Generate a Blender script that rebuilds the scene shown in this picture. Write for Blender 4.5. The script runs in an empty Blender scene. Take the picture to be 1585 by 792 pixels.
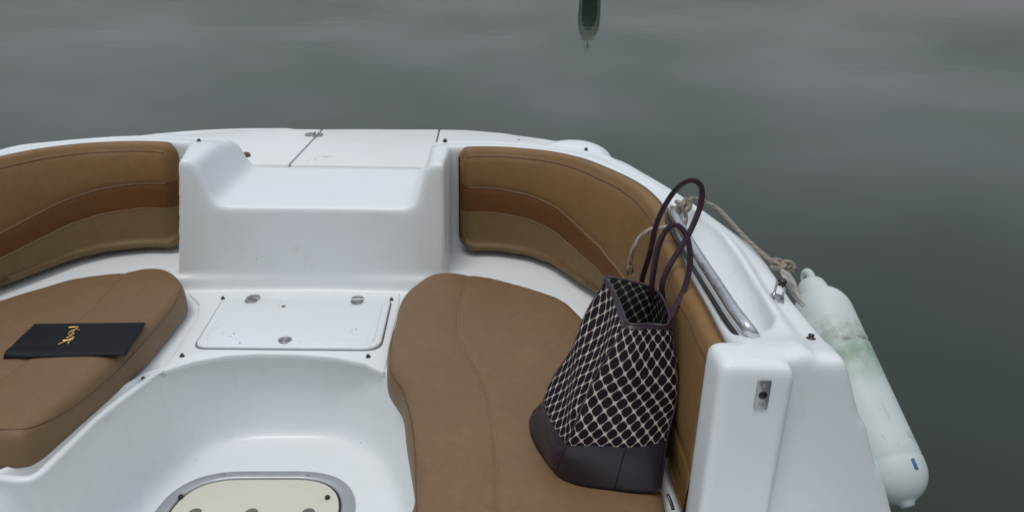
import bpy, bmesh, math, random
import numpy as np
from mathutils import Vector, Matrix
random.seed(7)
SC = bpy.context.scene
COL = SC.collection
R = math.radians

# ------------------------------------------------------------------ camera, sky, sun, exposure
CAM = Vector((0.515, 0.0, 1.0)); YAW, PITCH, ROLL, F, PW, PH = 2.5, 22.0, 1.5, 1190.0, 1585.0, 792.0
_y, _p, _r = R(YAW), R(PITCH), R(ROLL)
_f = Vector((math.sin(_y)*math.cos(_p), math.cos(_y)*math.cos(_p), -math.sin(_p)))
_rt = Vector((math.cos(_y), -math.sin(_y), 0)); _up = _rt.cross(_f)
RT = _rt*math.cos(_r) + _up*math.sin(_r); UP = -_rt*math.sin(_r) + _up*math.cos(_r)
cd = bpy.data.cameras.new('camera'); cam = bpy.data.objects.new('camera', cd); COL.objects.link(cam)
m = Matrix((RT, UP, -_f)).transposed().to_4x4(); m.translation = CAM
cam.matrix_world = m
cd.sensor_width = 36; cd.lens = 36*F/PW; cd.clip_start = .02; cd.clip_end = 2000
SC.camera = cam

def at(px, py, z=None, x=None, y=None):
    """survey helper: the point of the photograph's sight line at a known height (or x, or y)"""
    d = RT*((px-PW/2)/F) + UP*((PH/2-py)/F) + _f
    if z is not None: t = (z-CAM.z)/d.z
    elif y is not None: t = (y-CAM.y)/d.y
    else: t = (x-CAM.x)/d.x
    return CAM + d*t

SUN_EL, SUN_ROT = R(72), R(215)
w = bpy.data.worlds.new('World'); SC.world = w; w.use_nodes = True
nt = w.node_tree; N = nt.nodes; L = nt.links; N.clear()
def wn(t, **k):
    n = N.new(t)
    for a, b in k.items(): setattr(n, a, b)
    return n
sky = wn('ShaderNodeTexSky', sky_type='NISHITA', sun_disc=False); sky.sun_elevation = SUN_EL; sky.sun_rotation = SUN_ROT
sky.dust_density = 3; sky.air_density = 1.5
tc = wn('ShaderNodeTexCoord'); sep = wn('ShaderNodeSeparateXYZ'); L.new(tc.outputs['Generated'], sep.inputs[0])
def mth(op, a, b=None, c=None, clamp=False):
    n = wn('ShaderNodeMath', operation=op, use_clamp=clamp)
    for i, v in enumerate((a, b, c)):
        if v is None: continue
        if hasattr(v, 'links'): L.new(v, n.inputs[i])
        else: n.inputs[i].default_value = v
    return n.outputs[0]
# cloud deck: project the direction on a high layer, soft noise, darker low over the far shore
zz = mth('MAXIMUM', sep.outputs['Z'], 0.0); den = mth('ADD', zz, 0.12)
cx = mth('DIVIDE', sep.outputs['X'], den); cy = mth('DIVIDE', sep.outputs['Y'], den)
cmb = wn('ShaderNodeCombineXYZ'); L.new(cx, cmb.inputs[0]); L.new(cy, cmb.inputs[1])
noi = wn('ShaderNodeTexNoise'); noi.inputs['Scale'].default_value = .9; noi.inputs['Detail'].default_value = 2.2; noi.inputs['Roughness'].default_value = .5
L.new(cmb.outputs[0], noi.inputs['Vector'])
elev = mth('POWER', zz, .68)
base = mth('MULTIPLY_ADD', elev, 10.3, 1.3)
fwd = mth('MULTIPLY_ADD', sep.outputs['Y'], .10, 1.0)
cl = mth('MULTIPLY_ADD', noi.outputs['Fac'], 1.2, .4)
lum = mth('MULTIPLY', mth('MULTIPLY', base, fwd), cl)
cr = wn('ShaderNodeValToRGB'); L.new(noi.outputs['Fac'], cr.inputs[0])
cr.color_ramp.elements[0].position = .38; cr.color_ramp.elements[0].color = (.865, .975, 1.035, 1)
cr.color_ramp.elements[1].position = .62; cr.color_ramp.elements[1].color = (.90, .955, 1.07, 1)
vm = wn('ShaderNodeVectorMath', operation='SCALE'); L.new(cr.outputs[0], vm.inputs[0]); L.new(lum, vm.inputs['Scale'])
mix = wn('ShaderNodeMix', data_type='RGBA'); mix.inputs[0].default_value = .88
L.new(sky.outputs[0], mix.inputs[6]); L.new(vm.outputs[0], mix.inputs[7])
bg = wn('ShaderNodeBackground'); bg.inputs[1].default_value = .079; L.new(mix.outputs[2], bg.inputs[0])
wo = wn('ShaderNodeOutputWorld'); L.new(bg.outputs[0], wo.inputs[0])
sl = bpy.data.lights.new('sun', 'SUN'); sl.energy = 1.0; sl.angle = R(16); sl.color = (1, .97, .93)
so = bpy.data.objects.new('sun', sl); COL.objects.link(so)
sd = Vector((math.sin(SUN_ROT)*math.cos(SUN_EL), math.cos(SUN_ROT)*math.cos(SUN_EL), math.sin(SUN_EL)))
so.rotation_euler = sd.to_track_quat('Z', 'Y').to_euler()
so.location = (0, 0, 6)
SC.view_settings.view_transform = 'Standard'; SC.view_settings.look = 'None'
SC.view_settings.exposure = 0.0; SC.view_settings.gamma = 1; SC.view_settings.use_curve_mapping = False
SC.render.engine = 'CYCLES'

# ------------------------------------------------------------------ materials
class NT:
    def __init__(s, name):
        s.m = bpy.data.materials.new(name); s.m.use_nodes = True; s.t = s.m.node_tree
        s.b = s.t.nodes['Principled BSDF']; s.tc = s.n('ShaderNodeTexCoord')
    def n(s, t, **k):
        n = s.t.nodes.new(t)
        for a, b in k.items(): setattr(n, a, b)
        return n
    def l(s, a, b): s.t.links.new(a, b)
    def math(s, op, a, b=None, c=None, clamp=False):
        n = s.n('ShaderNodeMath', operation=op, use_clamp=clamp)
        for i, v in enumerate((a, b, c)):
            if v is None: continue
            if hasattr(v, 'links'): s.l(v, n.inputs[i])
            else: n.inputs[i].default_value = v
        return n.outputs[0]
    def noise(s, scale, detail=3, rough=.5, vec=None, dist=0):
        n = s.n('ShaderNodeTexNoise'); n.inputs['Scale'].default_value = scale; n.inputs['Detail'].default_value = detail
        n.inputs['Roughness'].default_value = rough; n.inputs['Distortion'].default_value = dist
        s.l(vec or s.tc.outputs['Object'], n.inputs['Vector']); return n.outputs['Fac']
    def ramp(s, fac, stops):
        n = s.n('ShaderNodeValToRGB'); s.l(fac, n.inputs[0]); e = n.color_ramp.elements
        while len(e) < len(stops): e.new(.5)
        for q, (p, c) in zip(e, stops): q.position = p; q.color = (*c, 1) if len(c) == 3 else c
        return n.outputs[0]
    def mix(s, f, a, b):
        n = s.n('ShaderNodeMix', data_type='RGBA')
        if hasattr(f, 'links'): s.l(f, n.inputs[0])
        else: n.inputs[0].default_value = f
        for i, v in ((6, a), (7, b)):
            if hasattr(v, 'links'): s.l(v, n.inputs[i])
            else: n.inputs[i].default_value = (*v, 1)
        return n.outputs[2]
    def bump(s, h, strength, dist=.001):
        n = s.n('ShaderNodeBump'); n.inputs['Strength'].default_value = strength; n.inputs['Distance'].default_value = dist
        s.l(h, n.inputs['Height']); s.l(n.outputs[0], s.b.inputs['Normal']); return n
    def set(s, **k):
        for a, v in k.items():
            i = s.b.inputs[a.replace('_', ' ')]
            if hasattr(v, 'links'): s.l(v, i)
            else: i.default_value = (*v, 1) if isinstance(v, tuple) else v
        return s.m
def simple(name, col, rough, metal=0, var=.15, scale=60, bump=0):
    t = NT(name); n = t.noise(scale, 4)
    c2 = tuple(v*(1-var) for v in col); c1 = tuple(min(1, v*(1+var*.5)) for v in col)
    t.set(Base_Color=t.ramp(n, [(.3, c2), (.7, c1)]), Roughness=rough, Metallic=metal)
    if bump: t.bump(t.noise(scale*8, 2), bump)
    return t.m

def gelcoat(name, col, speck=.57, stain=True, rough=.3):
    t = NT(name)
    n1 = t.noise(3.2, 5, .6); n2 = t.noise(38, 6, .7); n3 = t.noise(140, 2, .5)
    c = t.mix(t.ramp(n1, [(.35, (0, 0, 0)), (.75, (1, 1, 1))]), col, tuple(v*q for v, q in zip(col, (.95, .95, .93))))
    grime = t.math('MULTIPLY', t.ramp(n2, [(.60, (0, 0, 0)), (.78, (1, 1, 1))]), t.ramp(t.noise(6, 3, .5), [(.5, (0, 0, 0)), (.68, (1, 1, 1))]))
    c = t.mix(t.math('MULTIPLY', grime, .5), c, (.40, .37, .32))
    mp = t.n('ShaderNodeMapping'); mp.inputs['Scale'].default_value = (70, 70, 5); t.l(t.tc.outputs['Object'], mp.inputs[0])
    dr = t.math('MULTIPLY', t.ramp(t.noise(1, 4, .6, vec=mp.outputs[0]), [(.56, (0, 0, 0)), (.75, (1, 1, 1))]), t.ramp(t.noise(5, 3), [(.45, (0, 0, 0)), (.65, (1, 1, 1))]))
    c = t.mix(t.math('MULTIPLY', dr, .16), c, (.45, .43, .38))
    sc = t.n('ShaderNodeMapping'); sc.inputs['Scale'].default_value = (9, 60, 30); sc.inputs['Rotation'].default_value = (0, 0, .7); t.l(t.tc.outputs['Object'], sc.inputs[0])
    sf = t.math('MULTIPLY', t.ramp(t.noise(1, 5, .7, vec=sc.outputs[0]), [(.68, (0, 0, 0)), (.74, (1, 1, 1))]), t.ramp(t.noise(4, 2), [(.52, (0, 0, 0)), (.62, (1, 1, 1))]))
    c = t.mix(t.math('MULTIPLY', sf, .4), c, (.45, .44, .43))
    if stain:
        st = t.math('MULTIPLY', t.ramp(t.noise(9, 4, .6), [(.64, (0, 0, 0)), (.8, (1, 1, 1))]), .30)
        c = t.mix(st, c, (.55, .45, .28))
    # tiny dark specks of dirt
    v = t.n('ShaderNodeTexVoronoi'); v.inputs['Scale'].default_value = 26; t.l(t.tc.outputs['Object'], v.inputs['Vector'])
    sp = t.math('MULTIPLY', t.math('LESS_THAN', v.outputs['Distance'], .045), t.math('GREATER_THAN', t.noise(7, 2), speck))
    c = t.mix(t.math('MULTIPLY', sp, .75), c, (.12, .11, .10))
    t.set(Base_Color=c, Roughness=t.math('MULTIPLY_ADD', n2, .25, rough), Coat_Weight=.25, Coat_Roughness=.18)
    b = t.math('ADD', t.math('MULTIPLY', t.noise(14, 3), 3.0), t.math('MULTIPLY', n3, .25))
    t.bump(b, .35, .0006)
    return t.m
M = {}
M['gel'] = gelcoat('white_gelcoat', (.80, .825, .84))
M['gel_deck'] = gelcoat('deck_gelcoat', (.80, .80, .80), speck=.5)
M['gel_lid'] = gelcoat('lid_gelcoat', (.77, .80, .82), speck=.45)
M['gel_cream'] = gelcoat('cream_nonskid', (.69, .66, .565), speck=.42, rough=.5)

def vinyl(name, col, rough=.42):
    t = NT(name)
    n1 = t.noise(2.6, 4, .55); n2 = t.noise(45, 6, .75); n3 = t.noise(12, 4, .6)
    c = t.mix(t.ramp(n1, [(.3, (0, 0, 0)), (.7, (1, 1, 1))]), tuple(v*.90 for v in col), tuple(v*1.08 for v in col))
    c = t.mix(t.math('MULTIPLY', t.ramp(n2, [(.42, (0, 0, 0)), (.7, (1, 1, 1))]), .42), c, tuple(v*.70 for v in col))
    c = t.mix(t.math('MULTIPLY', t.ramp(n3, [(.55, (0, 0, 0)), (.8, (1, 1, 1))]), .25), c, tuple(v*1.25 for v in col))
    t.set(Base_Color=c, Roughness=t.math('MULTIPLY_ADD', n3, .15, rough), Specular_IOR_Level=.3)
    v = t.n('ShaderNodeTexVoronoi'); v.inputs['Scale'].default_value = 520; t.l(t.tc.outputs['Object'], v.inputs['Vector'])
    h = t.math('ADD', t.math('MULTIPLY', v.outputs['Distance'], .6), t.math('MULTIPLY', t.noise(9, 4, .55), 5))
    t.bump(h, .45, .001)
    return t.m
M['tan'] = vinyl('tan_vinyl', (.222, .120, .042))
M['seat_tan'] = vinyl('seat_tan_vinyl', (.198, .120, .060))
M['rust_band'] = vinyl('rust_brown_vinyl', (.130, .050, .011))
M['olive_tan'] = vinyl('lower_tan_vinyl', (.185, .112, .050))
M['piping'] = vinyl('piping_vinyl', (.12, .06, .03), .35)
M['piping_light'] = vinyl('light_piping_vinyl', (.26, .155, .08), .3)
M['thread'] = simple('seam_thread', (.07, .035, .018), .7)
M['thread_light'] = simple('light_seam_thread', (.24, .145, .075), .6)

t = NT('polished_steel'); t.set(Base_Color=t.ramp(t.noise(40, 5, .7), [(.35, (.30, .30, .31)), (.7, (.62, .61, .62))]), Metallic=1.0, Roughness=t.math('MULTIPLY_ADD', t.noise(60, 4), .35, .05)); M['steel'] = t.m
t = NT('grab_rail_steel'); t.set(Base_Color=t.ramp(t.noise(90, 3, .6), [(.35, (.60, .59, .62)), (.6, (.70, .69, .71))]), Metallic=1.0, Roughness=t.ramp(t.noise(60, 5, .7), [(.45, (.20,)*3), (.65, (.38,)*3)])); M['rail'] = t.m
M['satin'] = simple('satin_metal', (.42, .42, .42), .38, .85)
M['alu'] = simple('aluminium_frame', (.47, .48, .50), .45, .55, .1, 20)
M['snapdark'] = simple('tarnished_snap_and_rail_edge', (.055, .050, .048), .35, .7)
M['black'] = simple('bolt_hole_shade', (.008, .008, .009), .4)
M['gap'] = simple('dark_gap', (.06, .06, .062), .8)
M['gasket'] = simple('grey_gasket', (.20, .21, .22), .7)
M['rust'] = simple('rusty_chip', (.16, .075, .03), .9, 0, .5, 200)
M['gold'] = simple('gold_metal', (.83, .55, .20), .25, 1.0, .1)
M['brass'] = simple('brass_clip', (.70, .52, .25), .25, 1.0, .1)
t = NT('navy_leather'); v = t.n('ShaderNodeTexVoronoi'); v.inputs['Scale'].default_value = 700; t.l(t.tc.outputs['Object'], v.inputs['Vector'])
t.set(Base_Color=t.ramp(t.noise(25, 3), [(.3, (.0045, .0052, .0085)), (.7, (.0075, .0085, .013))]), Roughness=.5, Specular_IOR_Level=.2); t.bump(v.outputs['Distance'], .35, .0005); M['navy'] = t.m
t = NT('aubergine_leather'); t.set(Base_Color=t.ramp(t.noise(14, 4, .6), [(.3, (.019, .012, .022)), (.75, (.030, .020, .033))]), Roughness=.33)
t.bump(t.math('ADD', t.noise(160, 3), t.math('MULTIPLY', t.noise(14, 3), 4)), .35, .0008); M['aub'] = t.m
t = NT('strap_leather'); t.set(Base_Color=t.ramp(t.noise(40, 3), [(.3, (.022, .008, .018)), (.75, (.040, .015, .030))]), Roughness=.3); M['strap'] = t.m
M['lining'] = simple('dark_lining', (.006, .004, .006), .85)

def lattice(name, ground, line, dens=1.0):
    """cream diamond lattice with little crossed stars, printed on dark canvas (UV: metres / pitch)"""
    t = NT(name); sp = t.n('ShaderNodeSeparateXYZ'); t.l(t.tc.outputs['UV'], sp.inputs[0])
    U, V = sp.outputs[0], sp.outputs[1]
    a = t.math('ADD', U, V); b = t.math('SUBTRACT', U, V)
    def near(x):            # distance to nearest integer
        return t.math('ABSOLUTE', t.math('SUBTRACT', t.math('FRACT', t.math('ADD', x, .5)), .5))
    na, nb = near(a), near(b)
    lines = []
    for p, q in ((na, nb), (nb, na)):
        ln = t.math('LESS_THAN', p, .046); mid = t.math('GREATER_THAN', t.math('ABSOLUTE', t.math('SUBTRACT', q, .36)), .028)
        mid2 = t.math('LESS_THAN', q, .46)
        core = t.math('GREATER_THAN', p, .012)
        lines.append(t.math('MULTIPLY', t.math('MULTIPLY', ln, core), t.math('MULTIPLY', mid, mid2)))
    ms = t.math('MAXIMUM', *lines)
    # star arms (horizontal / vertical) at the crossings
    d1 = t.math('ABSOLUTE', t.math('SUBTRACT', na, nb))
    s1 = t.math('MULTIPLY', t.math('LESS_THAN', d1, .030), t.math('LESS_THAN', t.math('ADD', na, nb), .30))
    s2 = t.math('GREATER_THAN', t.math('ADD', na, nb), .12)
    star = t.math('MULTIPLY', s1, s2)
    ms = t.math('MAXIMUM', ms, t.math('MULTIPLY', star, .7))
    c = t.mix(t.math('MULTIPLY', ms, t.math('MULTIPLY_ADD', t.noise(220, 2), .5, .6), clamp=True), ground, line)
    t.set(Base_Color=c, Roughness=.65, Specular_IOR_Level=.12)
    t.bump(t.math('ADD', t.math('MULTIPLY', t.noise(11, 3), 6), t.noise(400, 2)), .4, .0008)
    return t.m
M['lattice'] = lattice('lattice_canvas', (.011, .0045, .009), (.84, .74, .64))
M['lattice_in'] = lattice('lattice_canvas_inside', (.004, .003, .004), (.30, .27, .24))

def rope_mat(name, c1, c2):
    t = NT(name); sp = t.n('ShaderNodeSeparateXYZ'); t.l(t.tc.outputs['UV'], sp.inputs[0])
    tw = t.math('FRACT', t.math('ADD', t.math('MULTIPLY', sp.outputs[0], 3), sp.outputs[1]))
    tri = t.math('ABSOLUTE', t.math('SUBTRACT', tw, .5))
    c = t.mix(t.math('MULTIPLY', tri, 2), c2, c1); c = t.mix(t.math('MULTIPLY', t.noise(70, 4, .7), .6), c, tuple(v*.6 for v in c1))
    t.set(Base_Color=c, Roughness=.85); t.bump(t.math('SUBTRACT', 0.5, tri), .9, .003); return t.m
M['rope'] = rope_mat('weathered_rope', (.36, .32, .26), (.17, .145, .115))
M['rope_pale'] = rope_mat('pale_rope_end', (.50, .45, .37), (.24, .20, .16))
M['rope_white'] = rope_mat('white_rope', (.60, .58, .53), (.33, .31, .28))

def fender_mat():
    t = NT('algae_stained_fender'); sp = t.n('ShaderNodeSeparateXYZ'); t.l(t.tc.outputs['Object'], sp.inputs[0]); Zc = sp.outputs[2]
    c = t.mix(t.ramp(t.noise(7, 4), [(.3, (0, 0, 0)), (.7, (1, 1, 1))]), (.51, .565, .548), (.61, .65, .64))
    def band(z0, w_): return t.math('SUBTRACT', 1, t.math('DIVIDE', t.math('ABSOLUTE', t.math('SUBTRACT', Zc, z0)), w_), clamp=True)
    g = t.math('MULTIPLY', band(-.145, .085), t.ramp(t.noise(11, 5, .7), [(.32, (0, 0, 0)), (.55, (1, 1, 1))]))
    c = t.mix(t.math('MULTIPLY', g, .85), c, (.19, .30, .20))
    br = t.math('MULTIPLY', band(-.09, .075), t.ramp(t.noise(16, 6, .75), [(.47, (0, 0, 0)), (.66, (1, 1, 1))]))
    c = t.mix(t.math('MULTIPLY', br, .7), c, (.22, .18, .12))
    st = t.ramp(t.noise(26, 6, .7, dist=1.2), [(.62, (0, 0, 0)), (.68, (1, 1, 1))])
    c = t.mix(t.math('MULTIPLY', st, .55), c, (.33, .36, .34))
    mp = t.n('ShaderNodeMapping'); mp.inputs['Scale'].default_value = (30, 30, 4); t.l(t.tc.outputs['Object'], mp.inputs[0])
    ss = t.ramp(t.noise(1, 4, .6, vec=mp.outputs[0]), [(.60, (0, 0, 0)), (.70, (1, 1, 1))])
    c = t.mix(t.math('MULTIPLY', ss, .5), c, (.29, .32, .26))
    c = t.mix(t.math('MULTIPLY', t.math('MULTIPLY', band(-.118, .006), .9), t.ramp(t.noise(24, 4), [(.45, (0, 0, 0)), (.55, (1, 1, 1))])), c, (.14, .12, .09))
    t.set(Base_Color=c, Roughness=.52); t.bump(t.noise(60, 4), .2, .001); return t.m
M['fender'] = fender_mat()
M['blue_mark'] = simple('blue_mark', (.04, .13, .30), .4)

# ------------------------------------------------------------------ mesh helpers
def tag(o, label=None, cat=None, group=None, kind=None):
    for k, v in (('label', label), ('category', cat), ('group', group), ('kind', kind)):
        if v: o[k] = v
    return o
def link(name, me, mats, parent=None, smooth=True):
    if not isinstance(mats, (list, tuple)): mats = [mats]
    for x in mats: me.materials.append(x)
    if smooth: me.polygons.foreach_set('use_smooth', [True]*len(me.polygons))
    o = bpy.data.objects.new(name, me); COL.objects.link(o)
    if parent: o.parent = parent; o.matrix_parent_inverse = parent_inv(parent)
    return o
def parent_inv(p):
    m = Matrix.Identity(4); q = p
    chain = []
    while q: chain.append(q); q = q.parent
    for q in reversed(chain): m = m @ q.matrix_parent_inverse @ q.matrix_basis
    return m.inverted()
def empty(name, loc):
    o = bpy.data.objects.new(name, None); o.empty_display_size = .1; o.location = loc; COL.objects.link(o); return o
def pydata(name, vs, fs):
    me = bpy.data.meshes.new(name); me.from_pydata([tuple(v) for v in vs], [], fs); me.update(); return me
def cat_rom(pts, n=12, closed=False):
    pts = [Vector(p) for p in pts]; out = []; k = len(pts)
    rng = range(k if closed else k-1)
    for i in rng:
        if closed: a, b, c, d = pts[i-1], pts[i], pts[(i+1) % k], pts[(i+2) % k]
        else: a, b, c, d = pts[max(i-1, 0)], pts[i], pts[i+1], pts[min(i+2, k-1)]
        for j in range(n):
            s = j/n
            out.append(.5*((2*b)+(c-a)*s+(2*a-5*b+4*c-d)*s*s+(3*b-a-3*c+d)*s**3))
    if not closed: out.append(pts[-1])
    return out
def resample(pts, step, closed=False):
    pts = [Vector(p) for p in pts]
    if closed: pts = pts+[pts[0]]
    ls = [0]
    for a, b in zip(pts, pts[1:]): ls.append(ls[-1]+(b-a).length)
    n = max(3, int(round(ls[-1]/step))); out = []; j = 0
    for i in range(n if closed else n+1):
        s = ls[-1]*i/n
        while j < len(ls)-2 and ls[j+1] < s: j += 1
        out.append(pts[j].lerp(pts[j+1], (s-ls[j])/max(1e-9, ls[j+1]-ls[j])))
    return out
def tube_mesh(name, pts, rad, seg=12, closed=False, sx=1.0, caps=True, upv=None):
    """sweep a (possibly flattened: sx) round section along pts; rad may be a function of 0..1"""
    pts = [Vector(p) for p in pts]; n = len(pts); vs = []; fs = []; uvs = []
    tan = []
    for i in range(n):
        a = pts[i-1] if (closed or i) else pts[0]; b = pts[(i+1) % n] if (closed or i < n-1) else pts[-1]
        tan.append((b-a).normalized())
    nrm = (upv or (Vector((0, 0, 1)) if abs(tan[0].z) < .9 else Vector((1, 0, 0))))
    nrm = (nrm-tan[0]*nrm.dot(tan[0])).normalized(); run = 0
    for i in range(n):
        if i:
            run += (pts[i]-pts[i-1]).length
            nrm = (nrm-tan[i]*nrm.dot(tan[i])).normalized()
        bn = tan[i].cross(nrm); r = rad(i/(n-1)) if callable(rad) else rad
        for k in range(seg):
            a = 2*math.pi*k/seg
            vs.append(pts[i]+nrm*(math.cos(a)*r*sx)+bn*(math.sin(a)*r)); uvs.append((k/seg, run))
    for i in range(n if closed else n-1):
        for k in range(seg):
            k2 = (k+1) % seg; i2 = (i+1) % n
            fs.append((i*seg+k, i*seg+k2, i2*seg+k2, i2*seg+k))
    if caps and not closed:
        fs.append(tuple(range(seg-1, -1, -1))); fs.append(tuple((n-1)*seg+k for k in range(seg)))
    me = pydata(name, vs, fs)
    uv = me.uv_layers.new(name='UVMap')
    rr = rad(0.5) if callable(rad) else rad
    for p in me.polygons:
        kk = [me.loops[li].vertex_index % seg for li in p.loop_indices]; wrap = (max(kk)-min(kk) > seg/2)
        for li in p.loop_indices:
            vi = me.loops[li].vertex_index; u, v = uvs[vi]
            if wrap and vi % seg == 0: u = 1.0
            uv.data[li].uv = (u, v/(rr*6.5))
    return me
def prism_mesh(name, poly, z0, z1, bev=.003, seg=3, M4=None):
    bm = bmesh.new(); vs = [bm.verts.new((p[0], p[1], z0)) for p in poly]
    f = bm.faces.new(vs); r = bmesh.ops.extrude_face_region(bm, geom=[f])
    top = [g for g in r['geom'] if isinstance(g, bmesh.types.BMVert)]
    for v in top: v.co.z = z1
    bmesh.ops.recalc_face_normals(bm, faces=bm.faces)
    if bev:
        ed = [e for e in bm.edges if all(abs(v.co.z-z1) < 1e-7 for v in e.verts)]
        bmesh.ops.bevel(bm, geom=ed, offset=bev, segments=seg, profile=.5, affect='EDGES')
    if M4: bm.transform(M4)
    me = bpy.data.meshes.new(name); bm.to_mesh(me); bm.free(); return me
def round_poly(corners, rads, n=8):
    """polygon with rounded corners"""
    k = len(corners); out = []
    if not hasattr(rads, '__len__'): rads = [rads]*k
    for i in range(k):
        a, b, c = Vector(corners[i-1][:2]), Vector(corners[i][:2]), Vector(corners[(i+1) % k][:2])
        u = (a-b).normalized(); v = (c-b).normalized(); r = min(rads[i], (a-b).length*.45, (c-b).length*.45)
        p0 = b+u*r; p1 = b+v*r
        for j in range(n+1):
            s = j/n; out.append(p0*(1-s)**2+b*2*s*(1-s)+p1*s*s)
    return out
def lathe_mesh(name, prof, seg=32, axis=None):
    vs = []; fs = []; n = len(prof)
    for r, z in prof:
        for k in range(seg):
            a = 2*math.pi*k/seg; vs.append((r*math.cos(a), r*math.sin(a), z))
    for i in range(n-1):
        for k in range(seg):
            k2 = (k+1) % seg; fs.append((i*seg+k, i*seg+k2, (i+1)*seg+k2, (i+1)*seg+k))
    fs.append(tuple(range(seg-1, -1, -1))); fs.append(tuple((n-1)*seg+k for k in range(seg)))
    me = pydata(name, vs, fs)
    if axis: me.transform(axis)
    return me
def frame(loc, zdir, xdir=(1, 0, 0)):
    z = Vector(zdir).normalized(); x = Vector(xdir); x = (x-z*x.dot(z)).normalized(); y = z.cross(x)
    m4 = Matrix((x, y, z)).transposed().to_4x4(); m4.translation = Vector(loc); return m4

# ---- signed distance sculpting (numpy) -> surface nets mesh
def sd_poly(X, Y, poly):
    P = np.asarray([(p[0], p[1]) for p in poly]); n = len(P)
    d = np.full(X.shape, 1e9); s = np.ones(X.shape)
    for i in range(n):
        a = P[i]; b = P[i-1]; ex, ey = b[0]-a[0], b[1]-a[1]
        wx, wy = X-a[0], Y-a[1]
        t_ = np.clip((wx*ex+wy*ey)/max(ex*ex+ey*ey, 1e-12), 0, 1)
        dx, dy = wx-ex*t_, wy-ey*t_
        d = np.minimum(d, dx*dx+dy*dy)
        c1 = Y >= a[1]; c2 = Y < b[1]; c3 = ex*wy > ey*wx
        flip = (c1 & c2 & c3) | (~c1 & ~c2 & ~c3)
        s = np.where(flip, -s, s)
    return s*np.sqrt(d)
def smax(a, b, k):
    h = np.maximum(k-np.abs(a-b), 0)/k; return np.maximum(a, b)+h*h*h*k/6
def smin(a, b, k): return -smax(-a, -b, k)
def surface_nets(name, pre, fn, lo, hi, h, newton=3):
    """pre(x,y)-> dict of planar terms; fn(terms,x,y,z) -> distance"""
    xs, ys, zs = [np.arange(lo[i], hi[i]+h, h) for i in range(3)]
    X2, Y2 = np.meshgrid(xs, ys, indexing='ij'); hf = h/2
    xf = xs[0]+hf*np.arange(2*len(xs)-1); yf = ys[0]+hf*np.arange(2*len(ys)-1)
    TF = pre(*np.meshgrid(xf, yf, indexing='ij')); T = {k: v[::2, ::2, None] for k, v in TF.items()}
    def interp(x, y):
        u = np.clip((x-xs[0])/hf, 0, len(xf)-1.001); v = np.clip((y-ys[0])/hf, 0, len(yf)-1.001)
        i = u.astype(int); j = v.astype(int); u = u-i; v = v-j
        return {k: (A_[i, j]*(1-u)+A_[i+1, j]*u)*(1-v)+(A_[i, j+1]*(1-u)+A_[i+1, j+1]*u)*v for k, A_ in TF.items()}
    G = fn(T, X2[:, :, None], Y2[:, :, None], zs[None, None, :]).astype(np.float32)
    G = np.broadcast_to(G, (len(xs), len(ys), len(zs))); ins = G < 0
    nx, ny, nz = (len(xs)-1, len(ys)-1, len(zs)-1)
    cnt = np.zeros((nx, ny, nz), np.uint8)
    for dx in (0, 1):
        for dy in (0, 1):
            for dz in (0, 1): cnt += ins[dx:nx+dx, dy:ny+dy, dz:nz+dz]
    act = (cnt > 0) & (cnt < 8)
    idx = np.full((nx, ny, nz), -1, np.int64); I, J, K = np.nonzero(act); idx[I, J, K] = np.arange(len(I))
    acc = np.zeros((len(I), 3)); wn_ = np.zeros(len(I))
    cs = [(a, b, c) for a in (0, 1) for b in (0, 1) for c in (0, 1)]
    for a in range(8):
        for b in range(a+1, 8):
            ca, cb = cs[a], cs[b]
            if sum(abs(p-q) for p, q in zip(ca, cb)) != 1: continue
            va = G[I+ca[0], J+ca[1], K+ca[2]]; vb = G[I+cb[0], J+cb[1], K+cb[2]]
            cr_ = (va < 0) != (vb < 0); t_ = np.where(cr_, va/np.where(cr_, va-vb, 1), 0)
            p = np.array(ca)[None]+(np.array(cb)-np.array(ca))[None]*t_[:, None]
            acc += p*cr_[:, None]; wn_ += cr_
    V = acc/wn_[:, None]+np.stack([I, J, K], 1); V = V*h+np.array([xs[0], ys[0], zs[0]])
    def ev(Q): return fn(interp(Q[:, 0], Q[:, 1]), Q[:, 0], Q[:, 1], Q[:, 2])
    V0 = V.copy(); e = h*.25
    for _ in range(newton):
        g = np.stack([(ev(V+d)-ev(V-d))/(2*e) for d in np.eye(3)*e], 1); f0 = ev(V)
        V = V-g*(f0/np.maximum((g*g).sum(1), .2))[:, None]*.8
        V = np.clip(V, V0-h*.8, V0+h*.8)
    quads = []
    for ax in range(3):
        sh = [len(xs), len(ys), len(zs)]
        sl_a = [slice(1, sh[i]-1) for i in range(3)]; sl_b = list(sl_a)
        sl_a[ax] = slice(0, sh[ax]-1); sl_b[ax] = slice(1, sh[ax])
        A = ins[tuple(sl_a)]; B = ins[tuple(sl_b)]
        off = [1, 1, 1]; off[ax] = 0
        for sgn in (0, 1):
            m_ = (A & ~B) if sgn == 0 else (~A & B)
            i, j, k = np.nonzero(m_); q = np.stack([i, j, k], 1)+np.array(off)
            u, v = [(1, 2), (2, 0), (0, 1)][ax]
            du = np.zeros(3, int); du[u] = 1; dv = np.zeros(3, int); dv[v] = 1
            c = [q-du-dv, q-dv, q, q-du]
            ids = [idx[p[:, 0], p[:, 1], p[:, 2]] for p in c]
            if sgn: ids = ids[::-1]
            quads.append(np.stack(ids, 1))
    Q = np.concatenate(quads); Q = Q[(Q >= 0).all(1)]
    me = bpy.data.meshes.new(name); me.vertices.add(len(V)); me.vertices.foreach_set('co', V.ravel())
    me.loops.add(len(Q)*4); me.loops.foreach_set('vertex_index', Q.ravel().astype(np.int32))
    me.polygons.add(len(Q)); me.polygons.foreach_set('loop_start', np.arange(len(Q), dtype=np.int32)*4)
    me.update(calc_edges=True); me.validate(); return me

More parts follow.
